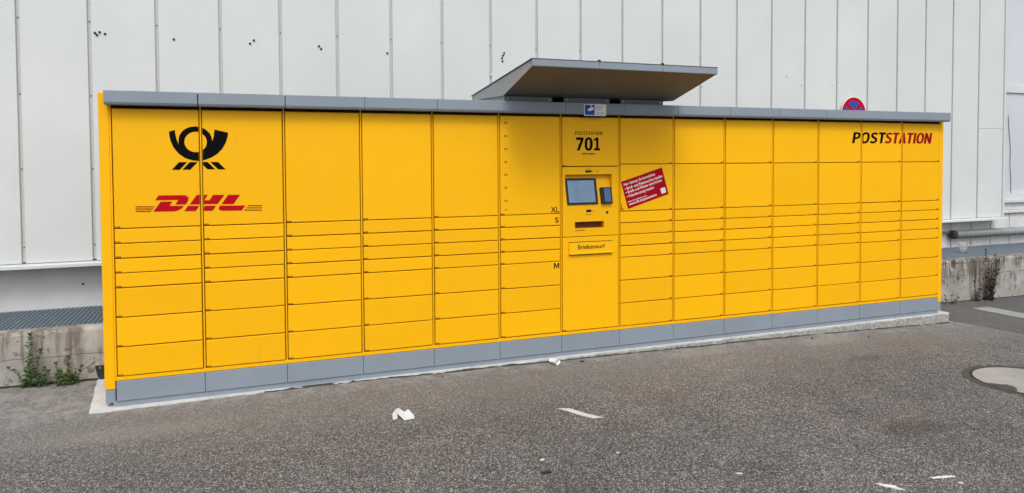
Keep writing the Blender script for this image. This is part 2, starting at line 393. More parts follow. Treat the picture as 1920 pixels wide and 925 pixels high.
MB().box(seams[-1]-.012, seams[-1]+.02, 1.535, 1.738, ZB, ZT).obj('corner_trim', M_CLAD, B)
MB().box(-8, 8.0, 1.70, 1.739, -.2, .7335).obj('base_wall', M_WBASE, B)
MB().disc(.0-.47, 1.70, .565, .010, .004, 8).obj('anchor_hole', M_HOLE, B)
# painted blocks right of the lockers
bx_ = [8.01+.39*k - .23 for k in range(0, 17)]
bx_ = [10.172+.388*k for k in range(-6, 12)]
for a, b in zip(bx_[:-1], bx_[1:]):
    for z0, z1 in ((-.2, .573), (.585, .7335 if a < seams[-1]-.1 else .80)):
        MB().cbox(a+.006, b-.006, 1.70, 1.739, z0, z1, .004).obj('wall_block', M_OLD, B)
# window bay beyond the corner trim
WX0, WX1 = seams[-1]+.022, 15.5
MB().prism([(1.66, .81), (1.66, .835), (1.739, .85), (1.739, .805)], WX0, WX1).obj('ledge', M_OLD, B)
MB().box(WX0, WX1, 1.712, 1.739, .851, .955).obj('apron', M_OLD, B)
Wd = MB().box(WX0, WX0+.05, 1.69, 1.739, 1.08, 5.5).box(WX0, WX1, 1.68, 1.739, .985, 1.079).box(WX0+.051, WX1, 1.69, 1.739, 2.50, 2.60).box(WX0, WX1, 1.69, 1.739, 5.501, 5.6).box(12.6, 12.67, 1.691, 1.739, 1.08, 2.499).obj('window_frame', M_CLAD, B)
MB().box(WX0, WX1, 1.655, 1.739, .957, .983).obj('window_sill', M_CLAD, B)
MB().box(WX0+.051, 12.599, 1.715, 1.738, 1.08, 2.499).obj('pane', M_PANE, Wd)
MB().box(12.671, WX1, 1.715, 1.738, 1.08, 2.499).obj('pane', M_PANE, Wd)
MB().box(WX0+.051, WX1, 1.714, 1.738, 2.601, 5.5).obj('pane', M_PANE, Wd)
MB().tube([(10.90, 1.708, 2.18), (10.92, 1.708, 1.95), (10.955, 1.708, 1.7), (10.95, 1.708, 1.5), (10.975, 1.708, 1.25), (10.975, 1.708, 1.085)], .0035, 5).obj('cable', M_HOLE, B)
MB().box(seams[0]-.2, 25, 1.4, 9.1, ZT+.11, ZT+.25).obj('parapet', M_GREYL, B)

# ------------------------------------------------------------------ low concrete wall with light well grating
def concrete_wall():
    x0, x1, n = -5.0, 18.0, 460; rows = [-.45, .02, .1, .18, .26, .33, .362, .385]; V = []; F = []
    nr = len(rows)+2
    for i in range(n+1):
        x = x0+(x1-x0)*i/n
        for j, z in enumerate(rows):
            dy = .006*mnoise.noise((x*5, z*7, 1)); dz = 0
            if z > .3: dy += .016*max(0, mnoise.noise((x*8, z*11, 4))+.1); 
            if z > .35: dz = .012*mnoise.noise((x*6, 2, 9)) - .012*max(0, mnoise.noise((x*21, 5, 2)))
            if j == len(rows)-1: dy += .012
            V.append((x, .745+dy, z+dz))
        V.append((x, .865, .388+.006*mnoise.noise((x*7, 8, 3)))); V.append((x, .87, .2))
    for i in range(n):
        for j in range(nr-1): F.append((i*nr+j, (i+1)*nr+j, (i+1)*nr+j+1, i*nr+j+1))
    return mk('concrete_wall', V, F, M_CONC)
tag(concrete_wall(), 'low stained concrete retaining wall running behind the yellow lockers', 'wall')
G = thing('steel_grating', 'galvanised steel grating laid between the concrete wall and the white building', 'grating', (4, 1.28, .37))
gm, rm = MB(), MB()
for k in range(30): gm.box(k*.0333+.005, k*.0333+.0083, .884, 1.685, .345, .376)
for k in range(48): rm.box(0, .985, .895+k*.0165, .899+k*.0165, .352, .3715)
gm.box(0, .985, .876, .8835, .34, .376); gm.box(0, .985, 1.686, 1.692, .34, .376)
M_ZINCL = plain('bright_zinc', (.40, .46, .52), .45, .2); M_ZINCD = plain('dull_zinc', (.12, .155, .195), .5, .2)
gme = bpy.data.meshes.new('bearing_bars'); gme.from_pydata(gm.V, [], gm.F); gme.materials.append(M_ZINCL)
rme = bpy.data.meshes.new('cross_rods'); rme.from_pydata(rm.V, [], rm.F); rme.materials.append(M_ZINCD)
for k in range(-3, 14):
    pnl = link('grating_panel', gme, None, G, (k*.99, 0, 0)); pnl['kind'] = 'stuff'; pnl['_w'] = (k*.99, 0., 0.)
    q_ = link('cross_rods', rme, None, pnl, (k*.99, 0, 0)); q_['kind'] = 'stuff'
MB().box(-4, 17, .872, 1.698, .02, .26).obj('pit_floor', M_GREYD, G)

P = thing('drain_pipe', 'horizontal grey pipe fixed to the lower building wall right of the lockers', 'pipe', (9.7, 1.62, .55))
MB().tube([(9.76, 1.628, .555), (14, 1.628, .555)], .052, 20).obj('pipe', M_PIPE, P, False)
for p_ in P.children[0].data.polygons: p_.use_smooth = len(p_.vertices) == 4
MB().tube([(9.70, 1.628, .555), (9.715, 1.628, .555), (9.755, 1.628, .555)], [.035, .058, .06], 16).obj('end_cap', M_HOLE, P)
MB().tube([(9.0, 1.68, .58), (9.71, 1.66, .575)], .009, 6).obj('cable', M_PIPE, P)
for x in (10.9, 12.4): MB().tube([(x, 1.628, .555), (x+.03, 1.628, .555)], .056, 16).obj('clamp', M_PIPE, P)

# ------------------------------------------------------------------ the parcel locker station
L = thing('parcel_locker_station', 'long yellow parcel locker station with grey plinth, grey fascia and canopy', 'parcel locker', (3.69, .3, .004))
CW = .52725; ZR = [1.93, 1.1562, 1.0602, .9641, .8689, .7734, .5818, .3906, .2]
XR = 14*CW
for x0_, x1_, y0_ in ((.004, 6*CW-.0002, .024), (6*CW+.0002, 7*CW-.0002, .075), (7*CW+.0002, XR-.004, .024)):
    MB().box(x0_, x1_, y0_, .66, .19, 1.97).obj('carcass', M_GAPSH, L)
MB().box(-.02, XR+.012, .010, .66, .004, .0395).obj('base', M_GREY, L)
for k in range(15):
    MB().cbox(k*CW-.0045, k*CW+.0045, .005, .0235, .1985, 1.955, .0012).obj('stile', M_YEL, L)
MB().cbox(-.004, XR+.004, .0045, .0236, .1725, .1968, .002).obj('bottom_rail', M_YEL, L)
MB().box(0, XR, .0125, .0236, 1.931, 1.975).obj('top_rail', M_DARK, L)  # dark colour stands in for the shadowed gap under the fascia
for sx0, sx1 in ((-.068, -.0065), (XR+.0065, XR+.062)):
    MB().cbox(sx0, sx1, .016, .66, .118, 2.028, .003).obj('side_panel', M_YEL, L)
    MB().cbox(sx0+.004, sx1-.001, .020, .655, .028, .1165, .003).obj('side_skirt', M_GREY, L)
for k in range(14):
    MB().cbox(k*CW+.0012, (k+1)*CW-.0012, .0, .0445, .0405, .170, .0025).obj('plinth_panel', M_GREY, L)
# doors
_dm = {}
def door_mesh(wd, h, side):
    key = (round(wd, 4), round(h, 4), side)
    if key in _dm: return _dm[key]
    nw, nh, c = .030, .0085, .0036
    if side == 'l': o = [(0, nh), (nw, nh), (nw+.004, 0), (wd, 0), (wd, h), (0, h)]
    elif side == 'r': o = [(0, 0), (wd-nw-.004, 0), (wd-nw, nh), (wd, nh), (wd, h), (0, h)]
    else: o = [(0, 0), (wd, 0), (wd, h), (0, h)]
    n = len(o); ins = []
    for i in range(n):
        p = Vector(o[i]); a = (Vector(o[i-1])-p).normalized(); b = (Vector(o[(i+1) % n])-p).normalized()
        na = Vector((a.y, -a.x)); nb = Vector((-b.y, b.x)); bis = (na+nb); bis = bis/bis.length_squared*2 if bis.length > 1e-6 else na
        ins.append(p + bis*c)
    V = [(x, .020, z) for x, z in o] + [(x, c, z) for x, z in o] + [(p.x, 0, p.y) for p in ins]
    F = [tuple(2*n+i for i in range(n))]
    for i in range(n):
        j = (i+1) % n; F += [(i, j, n+j, n+i), (n+i, n+j, 2*n+j, 2*n+i)]
    me = bpy.data.meshes.new('door'); me.from_pydata(V, [], F); me.update()
    bm = bmesh.new(); bm.from_mesh(me); bmesh.ops.recalc_face_normals(bm, faces=bm.faces); bm.to_mesh(me); bm.free()
    me.materials.append(M_YEL); _dm[key] = me; return me
tabm = {}
for sd_ in 'lr':
    m_ = MB().box(.003, .028, .005, .0205, .0015, .0075); me = bpy.data.meshes.new('latch_tab'); me.from_pydata(m_.V, [], m_.F); me.materials.append(plain('latch_'+sd_, (.48, .17, .004), .6)); tabm[sd_] = me
doors = {}
for c_ in range(14):
    if c_ == 6: zr, side = [1.93, 1.53, .963, .2], 'l'
    elif c_ < 6: zr, side = ZR, 'l'
    else: zr, side = [1.93, 1.546]+ZR[1:], 'r'
    for i in range(len(zr)-1):
        if c_ == 6 and i == 1: continue
        z1, z0 = zr[i]-.0029, zr[i+1]+.0029; xa = c_*CW+.0108; wd = CW-.0216
        jx, jz, jy = random.uniform(-.0007, .0007), random.uniform(-.0005, .0005), random.uniform(-.0008, .0010)
        d = link('door', door_mesh(wd, z1-z0, side), None, L, (xa+jx, jy, z0+jz)); doors[c_, i] = d; d['_w'] = (0., 0., 0.)
        d['_w'] = tuple(d.location)
        link('latch_tab', tabm[side], None, d, (xa if side == 'l' else xa+wd-.031, 0, z0))
# fascia
fs = [-.022, .518, 1.064, 1.6, 2.128, 2.649, 3.167, 3.69, 4.208, 4.74, 5.272, 5.812, 7.418]
prof = [(-.08, 1.962), (-.080, 2.032), (-.0775, 2.0345), (.03, 2.0345), (.03, 1.962), (-.01, 1.946), (-.066, 1.946), (-.073, 1.949)]
for i, (a, b) in enumerate(zip(fs[:-1], fs[1:])):
    g = .0035 if i in (0, 1) else .0016
    MB().prism(prof, a+(g if i else 0), b-g).obj('fascia_panel', M_GREY, L)
MB().box(-.02, 7.41, -.05, .0285, 1.966, 2.030).obj('fascia_core', M_DARK, L)
MB().box(-.02, 7.41, .031, .66, 1.99, 2.033).obj('roof', M_GREY, L)
# canopy over the terminal
XL_, XR_ = 2.65, 4.175
cp = [(-.055, 2.078), (-.628, 2.232), (-.628, 2.270), (.70, 2.131), (.70, 2.105)]
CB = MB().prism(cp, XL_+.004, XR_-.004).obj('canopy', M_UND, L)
cs = [(-.055, 2.074), (-.631, 2.229), (-.631, 2.272), (.702, 2.133), (.702, 2.100)]
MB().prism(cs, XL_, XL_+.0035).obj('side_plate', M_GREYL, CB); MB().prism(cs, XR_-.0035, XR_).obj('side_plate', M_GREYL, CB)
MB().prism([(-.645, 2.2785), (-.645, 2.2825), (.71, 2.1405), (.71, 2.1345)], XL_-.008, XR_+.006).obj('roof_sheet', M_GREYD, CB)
for a, b in ((XL_-.001, 3.165), (3.168, 3.69), (3.693, XR_+.001)):
    MB().prism([(-.632, 2.228), (-.640, 2.228), (-.643, 2.232), (-.643, 2.276), (-.632, 2.276)], a, b).obj('front_trim', M_GREY, CB)
for x in (3.1665, 3.6915): MB().box(x-.008, x+.004, -.648, -.62, 2.28, 2.292).obj('trim_lug', M_DARK, CB)
for y_, z_ in ((-.60, 2.252), (.66, 2.122)): MB().tube([(XL_-.003, y_, z_), (XL_+.003, y_, z_)], .006, 8).obj('screw', M_STEEL, CB)
for x_ in (2.668, 4.072): MB().box(x_, x_+.0035, -.043, .62, 2.03, 2.085).obj('canopy_riser', M_GREYL, CB)
MB().box(2.672, 4.0715, .10, .103, 2.03, 2.085).obj('riser_back', M_DARK, CB)
for a, b in ((2.666, 3.065), (3.165, 3.575), (3.675, 4.077)):
    bp = MB().box(a, b, -.047, -.0435, 2.03, 2.0745).obj('bracket_plate', M_BRK, CB)
    for x in (a+.025, b-.025): MB().disc(x, -.0472, 2.056, .006, .003, 8).obj('screw', M_STEEL, L)
# CCTV notice on the fascia
cc = MB().box(3.3263, 3.5233, -.0812, -.0802, 1.934, 2.026).obj('camera_notice', M_WHITEP, L)
rect('blue_field', 3.3325, 3.420, 1.940, 2.020, -.0818, M_BLUE, cc)
def flat(name, pts, mat, parent, y): emit_flat(poly_flat(name, pts, mat, parent, y), name, mat, (parent,))
flat('camera_symbol', [(3.362, 1.990), (3.408, 2.005), (3.413, 1.983), (3.372, 1.968)], M_WHITEP, cc, -.0822)
flat('camera_symbol', [(3.357, 1.985), (3.361, 1.988), (3.366, 1.974), (3.361, 1.971)], M_WHITEP, cc, -.0822)
flat('camera_symbol', [(3.384, 2.001), (3.392, 2.0035), (3.392, 2.020), (3.384, 2.020)], M_WHITEP, cc, -.0823)
M_GREYT = plain('grey_print', (.25, .26, .28), .6)
for k, (z, x1) in enumerate([(2.008, 3.475), (2.000, 3.50), (1.988, 3.49), (1.980, 3.47), (1.962, 3.505), (1.954, 3.515), (1.943, 3.512)]):
    rect('text_line', 3.428, x1, z, z+.0028, -.0818, M_GREYT, cc)

# --- terminal column
TX0, TX1, TZ0, TZ1 = 6*CW+.0108, 7*CW-.0108, .963+.0034, 1.53-.0034
hx0, hx1, hz0, hz1 = 3.197, 3.620, 1.216, 1.466; qx0, qx1, qz0, qz1 = 3.283, 3.547, 1.031, 1.083
xs_ = sorted([TX0, TX1, hx0, hx1, qx0, qx1]); zs_ = sorted([TZ0, TZ1, hz0, hz1, qz0, qz1])
tp = MB()
for i in range(5):
    for j in range(5):
        a, b, c_, d_ = xs_[i], xs_[i+1], zs_[j], zs_[j+1]; mx, mz = (a+b)/2, (c_+d_)/2
        if (hx0 < mx < hx1 and hz0 < mz < hz1) or (qx0 < mx < qx1 and qz0 < mz < qz1): continue
        tp.add([(a, 0, c_), (b, 0, c_), (b, 0, d_), (a, 0, d_)], [(0, 1, 2, 3)])
for x in (TX0, TX1): tp.add([(x, 0, TZ0), (x, .02, TZ0), (x, .02, TZ1), (x, 0, TZ1)], [(0, 1, 2, 3)])
for z in (TZ0, TZ1): tp.add([(TX0, 0, z), (TX0, .02, z), (TX1, .02, z), (TX1, 0, z)], [(0, 1, 2, 3)])
D = .055   # recess: deep at the top, flush at its lower edge
tp.add([(hx0, 0, hz0), (hx1, 0, hz0), (hx1, D, hz1), (hx0, D, hz1)], [(0, 1, 2, 3)])
tp.add([(hx0, 0, hz1), (hx1, 0, hz1), (hx1, D, hz1), (hx0, D, hz1)], [(0, 1, 2, 3)])
for x in (hx0, hx1): tp.add([(x, 0, hz0), (x, D, hz1), (x, 0, hz1)], [(0, 1, 2)])
tp.add([(qx0, .05, qz0), (qx1, .05, qz0), (qx1, .05, qz1), (qx0, .05, qz1)], [(0, 1, 2, 3)])
for x in (qx0, qx1): tp.add([(x, 0, qz0), (x, .05, qz0), (x, .05, qz1), (x, 0, qz1)], [(0, 1, 2, 3)])
for z in (qz0, qz1): tp.add([(qx0, 0, z), (qx1, 0, z), (qx1, .05, z), (qx0, .05, z)], [(0, 1, 2, 3)])
T = mk('terminal_panel', tp.V, tp.F, M_YEL, L)
MB().box(qx0+.001, qx1-.001, .046, .0495, qz0+.001, qz1-.001).obj('slot_back_insert', plain('slot_brown', (.13, .04, .008), .6), T)  # brown inserts cover the yellow back and floor of the slot
MB().box(qx0+.001, qx1-.001, .004, .0455, qz0+.0008, qz0+.003).obj('slot_floor', plain('slot_floor_brown', (.30, .11, .012), .5), T)
sl_ = math.atan2(D, hz1-hz0); ty = Vector((0, -math.cos(sl_), -math.sin(sl_)))*-1
def on_slope(x, v, out_):   # v along the slope from its lower edge, out_ = distance in front of it
    return (x, v*math.sin(sl_)-out_*math.cos(sl_), hz0+v*math.cos(sl_)+out_*math.sin(sl_))
def slope_box(name, x0, x1, v0, v1, o0, o1, mat, parent):
    V = [on_slope(x, v, o) for v in (v0, v1) for o in (o0, o1) for x in (x0, x1)]
    return MB().add(V, [(0,2,3,1),(4,5,7,6),(0,1,5,4),(2,6,7,3),(0,4,6,2),(1,3,7,5)]).obj(name, mat, parent)
sc_ = slope_box('screen_bezel', 3.2155, 3.4925, .005, .222, -.002, .009, M_BEZEL, T)
slope_box('screen', 3.231, 3.470, .022, .203, .0091, .0098, M_LCD, sc_)
rd = slope_box('card_reader', 3.520, 3.622-.006, .006, .140, -.002, .028, M_BEZEL, T)
slope_box('reader_screen', 3.546, 3.604, .020, .130, .0281, .0288, M_LCD2, rd)
MB().cbox(3.3776, 3.4341, -.002, .002, 1.481, 1.498, .001).obj('camera_window', M_BEZEL, T)
MB().disc(3.449, 0, 1.490, .0035, .001, 8).obj('indicator', M_BLACK, T); MB().disc(3.488, 0, 1.490, .0055, .001, 8).obj('indicator', M_BLACK, T)
MB().cbox(3.3848, 3.4315, -.002, .002, 1.159, 1.180, .001).obj('scanner_window', M_BEZEL, T)
MB().disc(3.4435, 0, 1.167, .0035, .001, 8).obj('indicator', M_BLACK, T)
lk = MB().disc(3.576, 0, 1.153, .0115, .003, 12).obj('lock', M_BLACK, T); MB().disc(3.576, -.003, 1.153, .004, .001, 8).obj('lock_core', M_STEEL, lk)
text('lettering', 'Kamera', (3.382, 3.431, 1.5035, 1.5125), M_BROWN, (T,), bold=.01)
text('lettering', 'Scanner', (3.382, 3.437, 1.136, 1.147), M_BROWN, (T,), bold=.01)
text('lettering', 'Ausgabefach', (3.283, 3.372, 1.007, 1.021), M_BROWN, (T,), bold=.01)
# mail slot door
LD = doors[6, 2]
fl = MB().prism([(-.0, .918), (-.010, .9175), (-.016, .836), (-.022, .830), (-.022, .823), (0, .823)], 3.226, 3.621).obj('mail_flap', M_YEL, LD)
MB().box(3.2265, 3.6205, -.011, -.0005, .9185, .9215).obj('flap_hinge', M_DARK, LD)
MB().box(3.230, 3.617, -.0155, -.0005, .8175, .8225).obj('flap_gap', M_DARK, LD)
bm_ = text_mesh('Briefeinwurf', .012)
xs2 = [v.co.x for v in bm_.verts]; ys2 = [v.co.y for v in bm_.verts]
for v in bm_.verts:
    z = .863+v.co.y*(.0345/max(ys2)); v.co = (3.304+(v.co.x-min(xs2))*(.243/(max(xs2)-min(xs2))), -.010-(.9175-z)*.006/.0815-.0009, z)
emit_flat(bm_, 'lettering', M_BLACK, (fl,))
# station name over the terminal
U = doors[6, 0]
def letter0(pts, box, holes=()):
    x0, x1, z0, z1 = box; f = lambda q: [(x0+a*(x1-x0), z0+b*(z1-z0)) for a, b in q]
    emit_flat(poly_flat('digit', f(pts), M_BLACK, None, -.0016, holes=[f(h) for h in holes]), 'digit', M_BLACK, (U,))
letter0([(0, 1), (0, .80), (.62, .80), (.08, 0), (.45, 0), (1, .84), (1, 1)], (3.295, 3.362, 1.659, 1.7645))
sup = lambda rx, ry, n_, k_: [(.5+rx*math.copysign(abs(math.cos(t_))**(2/n_), math.cos(t_)), .5+ry*math.copysign(abs(math.sin(t_))**(2/n_), math.sin(t_))) for t_ in [2*math.pi*i/k_ for i in range(k_)]]
letter0(sup(.5, .515, 2.5, 40), (3.371, 3.444, 1.659, 1.7645), [sup(.165, .345, 2.6, 30)])
letter0([(0, 0), (1, 0), (1, .17), (.72, .17), (.72, 1), (.42, 1), (0, .90), (0, .74), (.34, .80), (.34, .17), (0, .17)], (3.456, 3.512, 1.659, 1.7645))
text('lettering', '70736 Fellbach', (3.346, 3.466, 1.626, 1.640), M_BLACK, (U,), y=-.0016, bold=.03)
# size letters and height scale
text('size_letter', 'XL', (3.071, 3.142, 1.168, 1.211), M_BLACK, (doors[5, 0],), y=-.0016, bold=.012)
text('size_letter', 'S', (3.107, 3.138, 1.084, 1.128), M_BLACK, (doors[5, 1],), y=-.0016, bold=.012)
def letter(name, pts, box, par):
    x0, x1, z0, z1 = box; emit_flat(poly_flat(name, [(x0+a*(x1-x0), z0+b*(z1-z0)) for a, b in pts], M_BLACK, None, -.0016), name, M_BLACK, (par,))
letter('size_letter', [(0, 0), (.19, 0), (.19, .70), (.42, .12), (.58, .12), (.81, .70), (.81, 0), (1, 0), (1, 1), (.76, 1), (.5, .36), (.24, 1), (0, 1)], (3.096, 3.142, .718, .763), doors[5, 5])
letter('size_letter', [(0, 0), (1, 0), (1, .17), (.26, .17), (.26, 1), (0, 1)], (3.706, 3.733, 1.170, 1.214), doors[7, 1])
for k, z in zip((70, 60, 50, 40, 30, 20, 10), (1.871, 1.771, 1.671, 1.570, 1.471, 1.371, 1.271)):
    text('scale_number', str(k), (2.677, 2.702, z-.0075, z+.0075), M_BROWN, (doors[5, 0],), y=-.0016, bold=.02)
text('scale_number', 'cm', (2.679, 2.699, 1.194, 1.203), M_BROWN, (doors[5, 0],), y=-.0016, bold=.01)
# big lettering on the right
HW = .092
GL = {'P': (.52, [[(.1, 0), (.1, 1)], [(.1, .917), (.28, .917), (.39, .88), (.45, .79), (.455, .69), (.43, .58), (.36, .50), (.26, .47), (.1, .47)]]),
      'O': (.62, [[(.31+.222*math.copysign(abs(math.cos(q))**.8, math.cos(q)), .5+.42*math.copysign(abs(math.sin(q))**.8, math.sin(q))) for q in [2*math.pi*i/32 for i in range(33)]]]),
      'S': (.52, [[(.475, .83), (.38, .90), (.27, .917), (.16, .88), (.10, .78), (.11, .67), (.18, .58), (.29, .505), (.39, .43), (.435, .32), (.42, .19), (.34, .105), (.22, .083), (.12, .105), (.03, .17)]]),
      'T': (.50, [[(0, .917), (.5, .917)], [(.25, 0), (.25, .917)]]),
      'A': (.56, [[(.07, 0), (.28, 1)], [(.49, 0), (.28, 1)], [(.15, .29), (.41, .29)]]),
      'I': (.20, [[(.1, 0), (.1, 1)]]), 'N': (.58, [[(.09, 0), (.09, 1)], [(.49, 0), (.49, 1)], [(.11, .95), (.47, .05)]])}
def stroke_text(body, x0, x1, z0, z1, shear, y, hw=HW, hx=1.6):
    bm = bmesh.new(); cx_ = 0; layout = []
    for ch in body: layout.append((cx_, ch)); cx_ += GL[ch][0]+.055
    tot = cx_-.055; hgt = z1-z0; sh = shear*hgt; sx = (x1-x0-sh)/tot
    k = 0
    for ox, ch in layout:
        for path in GL[ch][1]:
            pts = [Vector((ox+a, b)) for a, b in path]; n = len(pts); closed = (pts[0]-pts[-1]).length < 1e-4; Lp, Rp = [], []
            asp = sx/hgt
            for i in range(n):
                a = pts[i-1] if i else (pts[-2] if closed else pts[0]); b = pts[i+1] if i < n-1 else (pts[1] if closed else pts[-1])
                d = b-a; d = Vector((d.x*asp, d.y)).normalized(); nn = Vector((-d.y/asp*hx, d.x))*hw
                Lp.append(pts[i]+nn); Rp.append(pts[i]-nn)
            f = lambda p: bm.verts.new((x0+p.x*sx+sh*p.y, y-.00012*(k % 4), z0+p.y*hgt))
            Lv = [f(p) for p in Lp]; Rv = [f(p) for p in Rp]
            for i in range(n-1): bm.faces.new((Rv[i], Rv[i+1], Lv[i+1], Lv[i]))
            k += 1
    return bm
emit_flat(stroke_text('POST', 6.204, 6.640, 1.729, 1.834, .20, -.0016), 'lettering', M_BLACK, (doors[11, 0], doors[12, 0]), seam=12*CW)
emit_flat(stroke_text('STATION', 6.622, 7.262, 1.729, 1.834, .20, -.0016), 'lettering', M_REDD, (doors[12, 0], doors[13, 0]), seam=13*CW)
emit_flat(stroke_text('POSTSTATION', 3.283, 3.534, 1.784, 1.813, 0, -.0016, .062, 1.25), 'lettering', M_BLACK, (U,))
# post horn emblem and red logo across the first two doors
HORN = [(.3391,1.7815),(.3735,1.7926),(.3756,1.7665),(.3819,1.7375),(.3879,1.7167),(.3959,1.7001),(.394,1.7188),(.3967,1.7438),(.404,1.7646),(.4157,1.7822),(.4331,1.7991),(.4639,1.8132),(.4984,1.8178),(.533,1.8128),(.5599,1.7975),(.5847,1.7725),(.5947,1.7472),(.5993,1.7207),(.6064,1.7452),(.6108,1.7706),(.6136,1.7981),(.6975,1.7786),(.6943,1.7501),(.6817,1.7096),(.6593,1.6691),(.6272,1.6352),(.5876,1.6099),(.5484,1.5953),(.5097,1.59),(.4713,1.5944),(.4296,1.6104),(.3921,1.6397),(.3627,1.6813),(.3466,1.7227),(.3408,1.7558)]
HOLE = [(.4972+.0685*math.cos(k*math.pi/18), 1.715+.068*math.sin(k*math.pi/18)) for k in range(36)]
TAILS = [[(.3956,1.5822),(.4424,1.5819),(.3988,1.5321),(.3512,1.5326)],[(.4588,1.5818),(.5068,1.5816),(.4617,1.5324),(.4148,1.5328)],[(.5192,1.5823),(.5676,1.5821),(.6148,1.5326),(.5675,1.5331)],[(.5844,1.582),(.6314,1.5817),(.6794,1.532),(.6321,1.5325)]]
DHL = [[(.2692,1.3655),(.4197,1.3641),(.4377,1.3588),(.4478,1.3461),(.4462,1.3288),(.4299,1.3029),(.3679,1.3036),(.3845,1.3338),(.2488,1.3352)],[(.2816,1.3246),(.3495,1.3238),(.3325,1.2957),(.4198,1.2943),(.4046,1.2778),(.3864,1.266),(.3616,1.2593),(.2364,1.2612)],[(.4981,1.3634),(.5655,1.3629),(.5419,1.3274),(.5741,1.3266),(.5978,1.3622),(.6676,1.3606),(.6246,1.3002),(.4534,1.3023)],[(.4432,1.2926),(.5123,1.2917),(.4894,1.2579),(.42,1.2586)],[(.5458,1.2903),(.6151,1.2894),(.5922,1.2558),(.5236,1.2569)],[(.6911,1.3606),(.7666,1.359),(.7229,1.2965),(.6488,1.2985)],[(.6397,1.2887),(.7987,1.2858),(.7743,1.2519),(.6541,1.254),(.6378,1.2585),(.6301,1.2688),(.6326,1.2788)]]
BARS = [[(.1349,1.2983),(.2458,1.2952),(.2418,1.2894),(.1348,1.2925)],[(.1346,1.2842),(.2359,1.2813),(.2318,1.275),(.1345,1.2779)],[(.1343,1.2697),(.226,1.2669),(.2224,1.2607),(.1342,1.2634)],[(.8164,1.2864),(.9045,1.2839),(.9044,1.2778),(.8115,1.2804)],[(.8032,1.2719),(.9043,1.269),(.9042,1.2634),(.7993,1.2664)],[(.792,1.2574),(.904,1.2541),(.9039,1.248),(.7871,1.2515)]]
d0, d1 = doors[0, 0], doors[1, 0]; SE = CW
emit_flat(poly_flat('e', HORN, M_BLACK, None, -.0016, holes=[HOLE]), 'post_horn_emblem', M_BLACK, (d0, d1), seam=SE)
for q in TAILS: emit_flat(poly_flat('e', q, M_BLACK, None, -.0016), 'emblem_stroke', M_BLACK, (d0, d1), seam=SE)
for q in DHL: emit_flat(poly_flat('e', q, M_RED, None, -.0016), 'logo_letter', M_RED, (d0, d1), seam=SE)
for q in BARS: emit_flat(poly_flat('e', q, M_REDD, None, -.0016), 'logo_stripe', M_REDD, (d0, d1), seam=SE)
# tilted red notice on a door
A = math.radians(16.4); O = (3.7046, 1.4005); ca, sa = math.cos(A), math.sin(A)
def loc2(u, v): return (O[0]+u*ca-v*sa, O[1]+u*sa+v*ca)
pc = [loc2(0, 0), loc2(.411, 0), loc2(.411, -.236), loc2(0, -.236)]
PO = mk('red_notice', [(x, -.0020, z) for x, z in pc]+[(x, -.0012, z) for x, z in pc], [(0, 1, 2, 3), (7, 6, 5, 4), (0, 4, 5, 1), (1, 5, 6, 2), (2, 6, 7, 3), (3, 7, 4, 0)], M_NOTICE, L)
for body, u0, ln, v, k, bo in (('Hier können Sie kontaktlos:', .018, .312, -.043, 1.18, .008), ('• Brief- und Paketmarken kaufen', .018, .374, -.080, 1.18, .008), ('• Briefe und Pakete verschicken', .018, .360, -.112, 1.18, .008), ('• Videoberatung nutzen', .018, .268, -.147, 1.18, .008), ('Mehr Informationen unter', .018, .187, -.186, .95, .008), ('www.dhl.de/poststation', .018, .277, -.213, 1.1, .01)):
    text('lettering', body, (u0, u0+ln, v, v), M_WHITEP, (PO,), y=-.0026, bold=bo, rot=A, org=O, keep=k) if False else None
    bm_ = text_mesh(body, bo); xs2 = [q.co.x for q in bm_.verts]; sx = ln/(max(xs2)-min(xs2))
    for q in bm_.verts:
        x, z = loc2(u0+(q.co.x-min(xs2))*sx, v+q.co.y*sx*k); q.co = (x, -.0026, z)
    emit_flat(bm_, 'lettering', M_WHITEP, (PO,))
flat('blank_field', [loc2(.345, -.168), loc2(.392, -.168), loc2(.392, -.214), loc2(.345, -.214)][::-1], plain('pale_field', (.62, .68, .72), .5), PO, -.0026)

# ------------------------------------------------------------------ no stopping sign on the wall behind
SG = thing('no_stopping_sign', 'round blue and red no stopping sign half hidden above the right end of the lockers', 'road sign', (7.82, 1.51, 2.142))
cx, cz, R_ = 7.825, 2.142, .198
MB().disc(cx, 1.512, cz, R_, .004, 48).obj('plate', M_WHITEP, SG)
MB().disc(cx, 1.5078, cz, R_*.965, .001, 48).obj('red_ring', M_RED, SG)
for k in range(4):
    mid = math.pi/2*k+math.pi/2; hw = .060*.5*R_/.198; pts = []
    r_in = .150; arc = math.acos(min(1, 0))  # wedge between two crossing red bars
    a0, a1 = mid-math.pi/4+math.asin(.022/r_in), mid+math.pi/4-math.asin(.022/r_in)
    pts = [(cx+.022*math.sqrt(2)*math.cos(mid), cz+.022*math.sqrt(2)*math.sin(mid))] + [(cx+r_in*math.cos(a0+(a1-a0)*j/12), cz+r_in*math.sin(a0+(a1-a0)*j/12)) for j in range(13)]
    flat('blue_field', pts, M_BLUE, SG, 1.5062)
MB().disc(cx, 1.5066, cz+.188, .006, .002, 8).obj('screw', M_STEEL, SG)
MB().box(cx-.02, cx+.02, 1.5125, 1.5495, cz-.25, cz+.15).obj('bracket', M_STEEL, SG)

